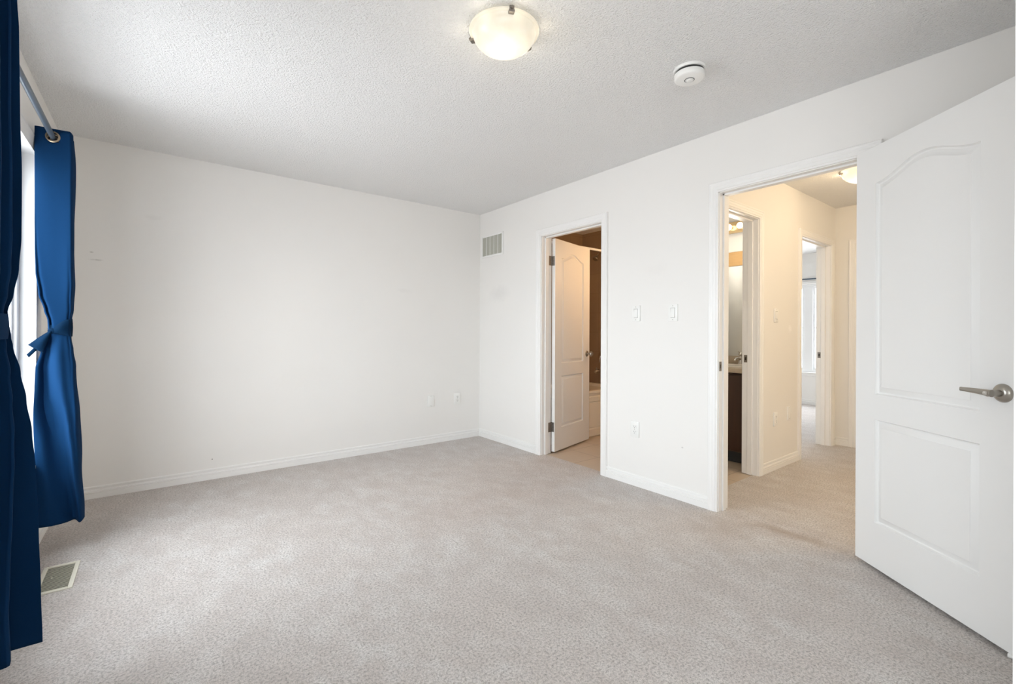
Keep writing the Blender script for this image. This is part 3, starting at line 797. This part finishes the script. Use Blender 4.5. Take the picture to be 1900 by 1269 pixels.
# ------------------------------------------------------------------ switches and outlets (built facing -y, at a wall)
def plate(parent, wd=.072, ht=.117, t=.006):
    return MB().box((-wd/2, -t, -ht/2), (wd/2, .003, ht/2), .0022).build('plate', M['plastic'], parent)
def screws(parent, zs):
    for z in zs: MB().lathe([(.0032, 0), (.0032, .001), (.0001, .0014)], (0, -.006, z), (0, -1, 0), 12).build('screw', M['ventgrey'], parent)
def light_switch(loc, rz, label, group=None):
    r = empty('light_switch', loc, (0, 0, rz)); r.location += Matrix.Rotation(rz, 3, 'Z') @ Vector((0, -.003, 0)); plate(r)
    MB().box((-.0175, -.0066, -.034), (.0175, -.0055, .034), 0).build('rocker_gap', M['duct'], r, 0)
    mb = MB(); rot = Matrix.Translation((0, -.0065, 0)) @ Matrix.Rotation(R(-4), 4, 'X'); mb.box((-.016, -.0030, -.032), (.016, .002, .032), .001, rot); mb.build('rocker', M['plastic'], r)
    screws(r, (-.048, .048)); return tag(r, label, 'light switch', group)
def outlet(loc, rz, label, group=None):
    r = empty('electrical_outlet', loc, (0, 0, rz)); r.location += Matrix.Rotation(rz, 3, 'Z') @ Vector((0, -.003, 0)); plate(r)
    for z in (-.0195, .0195):
        mb = MB(); n = 24; ring = []
        for j in range(n):
            a = 2*math.pi*j/n; x = .0172*math.cos(a); zz = max(-.0135, min(.0135, .0172*math.sin(a))); ring.append((x, zz))
        mb.loft([[(x, -.0055, z + q) for x, q in ring], [(x, -.0085, z + q) for x, q in ring]]); rc = mb.build('receptacle', M['plastic'], r)
        mb = MB(); mb.box((-.0075, -.0088, z - .001), (-.0050, -.0084, z + .008)); mb.box((.0050, -.0088, z - .001), (.0075, -.0084, z + .007))
        mb.lathe([(.0027, 0), (.0027, .0004), (.0001, .0004)], (0, -.0084, z - .008), (0, -1, 0), 12); mb.build('slots', M['dark'], rc, 0)
    screws(r, (0,)); return tag(r, label, 'electrical outlet', group)
def blank(loc, rz, label, group=None, name='cover_plate'):
    r = empty(name, loc, (0, 0, rz)); r.location += Matrix.Rotation(rz, 3, 'Z') @ Vector((0, -.003, 0)); plate(r)
    MB().box((-.0165, -.0068, -.033), (.0165, -.0055, .033), .0008).build('insert', M['plastic'], r)
    screws(r, (-.048, .048)); return tag(r, label, 'cover plate', group)
RW = R(-90)     # facing -x (right wall)
light_switch((W, 2.121, 1.288), RW, 'white rocker switch on the wall, the one closer to the ensuite door', 'rocker switches between the doors')
light_switch((W, 1.812, 1.284), RW, 'white rocker switch on the wall, the one closer to the hall doorway', 'rocker switches between the doors')
outlet((W, 2.127, 0.421), RW, 'white duplex outlet low on the wall between the two doorways')
blank((2.245, D, 0.435), 0, 'white blank cover plate low on the long bare wall')
outlet((2.560, D, 0.435), 0, 'white duplex outlet low on the long bare wall near the corner')
light_switch((4.131, HY0, 1.296), 0, 'white switch on the warm lit hall wall')
outlet((4.128, HY0, 0.423), 0, 'white outlet low on the hall wall under the switch')
blank((4.404, HY0, 0.445), 0, 'white blank cover plate low on the hall wall beside the far bedroom door')

# ------------------------------------------------------------------ door stop under the free end of the open door
ds = empty('door_stop', (2.378, 0.119, 0.0)); 
MB().tube([(0, 0.002, .011), (0, .052, .011)], .0035, 12).build('rod', M['brass'], ds)
MB().lathe([(.010, .0), (.010, .004), (.004, .006)], (0, 0.0, .011), (0, 1, 0), 20).build('flange', M['brass'], ds)
MB().lathe([(.0065, 0), (.008, .002), (.008, .016), (.006, .019), (.0001, .0195)], (0, .050, .011), (0, 1, 0), 20).build('tip', M['plastic'], ds)
tag(ds, 'small brass door stop with white tip on the carpet under the open door', 'door stop')

# ------------------------------------------------------------------ ensuite bathroom
tub = empty('bathtub', (3.69, 3.42, 0))
x0, x1, y0, y1 = 2.97, 4.465, 3.42, 4.185
ti = Matrix.Translation(tub.location).inverted()
def rrect(x0, x1, y0, y1, r, z, n=8):
    pts = []
    for cx_, cy_, a0 in ((x1 - r, y1 - r, 0), (x0 + r, y1 - r, 90), (x0 + r, y0 + r, 180), (x1 - r, y0 + r, 270)):
        for i in range(n + 1):
            a = R(a0 + 90 * i / n); pts.append((cx_ + r*math.cos(a), cy_ + r*math.sin(a), z))
    return pts
mb = MB()
mb.loft([rrect(x0, x1, y0 + .01, y1, .004, .47), rrect(x0, x1, y0, y1, .006, .475), rrect(x0, x1, y0, y1, .006, .497), rrect(x0 + .004, x1 - .004, y0 + .006, y1 - .004, .008, .503),
         rrect(x0 + .07, x1 - .07, y0 + .07, y1 - .06, .12, .503), rrect(x0 + .08, x1 - .08, y0 + .08, y1 - .07, .12, .49), rrect(x0 + .13, x1 - .12, y0 + .12, y1 - .11, .14, .14), rrect(x0 + .2, x1 - .18, y0 + .2, y1 - .18, .12, .11)], True, True)
child(mb.build('basin', M['tub'], tub), ti)
mb = MB()
prof = [(.0, 0), (.0, .075), (.010, .085), (.010, .093), (.004, .098), (.004, .364), (.012, .372), (.012, .378), (.002, .384), (.002, .430), (.010, .440), (.010, .470), (.05, .470), (.05, 0)]
mb.loft([[(x, y0 + .004 + v, z) for v, z in prof] for x in (x0, x1)])
child(mb.build('apron', M['tub'], tub, 25), ti)
tag(tub, 'cream bathtub with a panelled front in the ensuite', 'bathtub')
XE = 4.47
def fixed(name, x, y, z, label, cat):
    r = empty(name, (x, y, z)); return tag(r, label, cat)
r = fixed('shower_sprayer', XE, 3.84, 2.14, 'small dark shower head on an arm high on the tiled wall', 'shower')
MB().tube([(0, 0, 0), (-.04, 0, .005), (-.08, 0, -.01), (-.12, 0, -.045)], .008, 12).build('arm', M['chrome'], r)
MB().lathe([(.026, 0), (.024, .006), (.009, .009)], (0, 0, 0), (-1, 0, 0), 24).build('flange', M['chrome'], r)
MB().lathe([(.010, 0), (.014, .010), (.030, .040), (.034, .052), (.032, .056), (.0001, .056)], (-.115, 0, -.04), (-.62, 0, -.78), 28).build('head', M['nickel'], r)
r = fixed('tub_spout', XE, 3.84, 0.665, 'metal tub spout on the tiled wall above the bathtub', 'tub spout')
MB().tube([(0, 0, 0), (-.06, 0, 0), (-.115, 0, -.002), (-.135, 0, -.012)], [(.026, .026), (.025, .025), (.023, .023), (.018, .018)], 20).build('spout', M['chrome'], r)
MB().tube([(-.115, 0, .02), (-.115, 0, .042)], .006, 10).build('diverter', M['chrome'], r)
r = fixed('shower_valve', XE, 3.84, 0.85, 'round shower valve with lever on the tiled wall', 'shower valve')
MB().lathe([(.070, 0), (.068, .006), (.040, .012), (.024, .014), (.022, .045), (.0001, .047)], (0, 0, 0), (-1, 0, 0), 36).build('escutcheon', M['chrome'], r)
MB().tube([(-.040, 0, 0), (-.048, .005, -.03), (-.050, .012, -.075)], [.010, .009, .006], 12).build('lever', M['chrome'], r)
r = fixed('shower_rod', 3.69, 3.42, 2.064, 'white shower curtain rod across the front of the bathtub', 'shower rod')
MB().tube([(XR2 - 3.69, 0, 0), (XE - 3.69, 0, 0)], .0125, 16).build('pole', M['vinyl'], r)
for x, n in ((XR2 - 3.69, 1), (XE - 3.69, -1)): MB().lathe([(.028, 0), (.026, .008), (.014, .016)], (x, 0, 0), (n, 0, 0), 24).build('flange', M['vinyl'], r)
lampe = empty('vanity_light', (4.05, 2.445, 1.95)); mb = MB(); mb.box((-.25, 0, -.04), (.25, .03, .04), .004); mb.build('bar', M['metalbar'], lampe)
for q in (-.16, 0, .16): MB().sphere((q, .075, -.03), .042).build('bulb', M['domewarm'], lampe)
tag(lampe, 'warm globe light bar on the near wall of the ensuite', 'vanity light')
point_light('ensuite_glow', (4.05, 2.62, 1.86), 15.5, (1.0, .64, .33), .10)

# ------------------------------------------------------------------ main bathroom off the hall
van = empty('vanity_cabinet', (4.29, 2.08, 0)); vi = Matrix.Translation(van.location).inverted()
child(MB().box((4.03, 1.80, .10), (4.565, 2.375, .795), .002).build('carcass', M['darkwood'], van, 0), vi)
child(MB().box((4.07, 1.80, 0), (4.565, 2.375, .10)).build('toe_kick', M['dark'], van, 0), vi)
for ya, yb in ((1.806, 2.084), (2.090, 2.369)):
    dd = child(MB().box((4.012, ya, .112), (4.030, yb, .775), .003).build('door', M['darkwood'], van), vi)
tag(van, 'dark brown vanity cabinet seen through the hall bathroom doorway', 'cabinet')
ct = empty('countertop', (4.28, 2.08, .795)); ci = Matrix.Translation(ct.location).inverted()
child(MB().box((3.995, 1.785, .797), (4.566, 2.382, .838), .006).build('worktop', M['laminate'], ct), ci)
child(MB().box((4.545, 1.785, .838), (4.566, 2.382, .918), .003).build('backsplash', M['laminate'], ct), ci)
mb = MB()
cxs, cys = 4.26, 2.08
def ell(rx, ry, z): return [(cxs + rx*math.cos(2*math.pi*j/40), cys + ry*math.sin(2*math.pi*j/40), z) for j in range(40)]
mb.loft([ell(.165, .215, .838), ell(.165, .215, .846), ell(.155, .205, .850), ell(.140, .190, .848), ell(.125, .175, .842)], True, True)
child(mb.build('sink', M['tub'], ct), ci)
tag(ct, 'beige bathroom worktop with an oval sink on the dark cabinet', 'countertop')
fa = empty('faucet', (4.47, 2.115, .840))
MB().lathe([(.027, 0), (.026, .010), (.020, .018), (.018, .075), (.020, .085), (.0001, .088)], n=28).build('body', M['chrome'], fa)
MB().tube([(0, 0, .05), (-.05, 0, .065), (-.10, 0, .060), (-.115, 0, .045)], [.013, .012, .011, .010], 14).build('spout', M['chrome'], fa)
mb = MB(); mb.sphere((0, 0, .103), .022, 20, 12, (1, 1, .9)); mb.tube([(0, 0, .115), (-.05, 0, .13)], [.008, .005], 10); mb.build('lever', M['chrome'], fa)
tag(fa, 'small shiny faucet at the back of the hall bathroom worktop', 'faucet')
mi = empty('mirror', (4.57, 2.08, .925)); mii = Matrix.Translation(mi.location).inverted()
child(MB().box((4.562, 1.80, .920), (4.570, 2.375, 1.812)).build('glass', M['mirror'], mi, 0), mii)
child(MB().box((4.548, 1.795, 1.812), (4.570, 2.380, 1.952), .004).build('top_reflection', M['honey'], mi), mii)  # honey coloured strip stands in for a reflection in the mirror's top
tag(mi, 'frameless mirror with a honey band painted as a reflection along its top, above the vanity', 'mirror')
lb = empty('vanity_light', (4.57, 2.08, 2.195)); 
MB().box((-.035, -.29, -.055), (0, .29, .055), .004).build('bar', M['metalbar'], lb)
for q in range(5):
    y = -.163 + q * .111
    MB().sphere((-.075, y + .0, 0), .030).build('bulb', M['bulb'], lb)
    MB().lathe([(.018, 0), (.016, .02), (.014, .048)], (-.03, y, 0), (-1, 0, 0), 16).build('socket', M['metalbar'], lb)
tag(lb, 'bar of bright round bulbs above the hall bathroom mirror', 'vanity light')
point_light('bath_glow', (4.20, 2.08, 1.85), 4.6, (1.0, .92, .80), .06)

# ------------------------------------------------------------------ second bedroom beyond the hall
rd = empty('curtain_rod', (8.28, 2.85, 2.02))
MB().tube([(0, -1.1, 0), (0, 1.1, 0)], .012, 12).build('pole', M['rod'], rd)
for y in (-1.05, 1.05): MB().box((0, y - .01, -.012), (.06, y + .01, .012), .001).build('bracket', M['rod'], rd)
tag(rd, 'thin dark curtain rod over the window of the room beyond the hall', 'curtain rod')
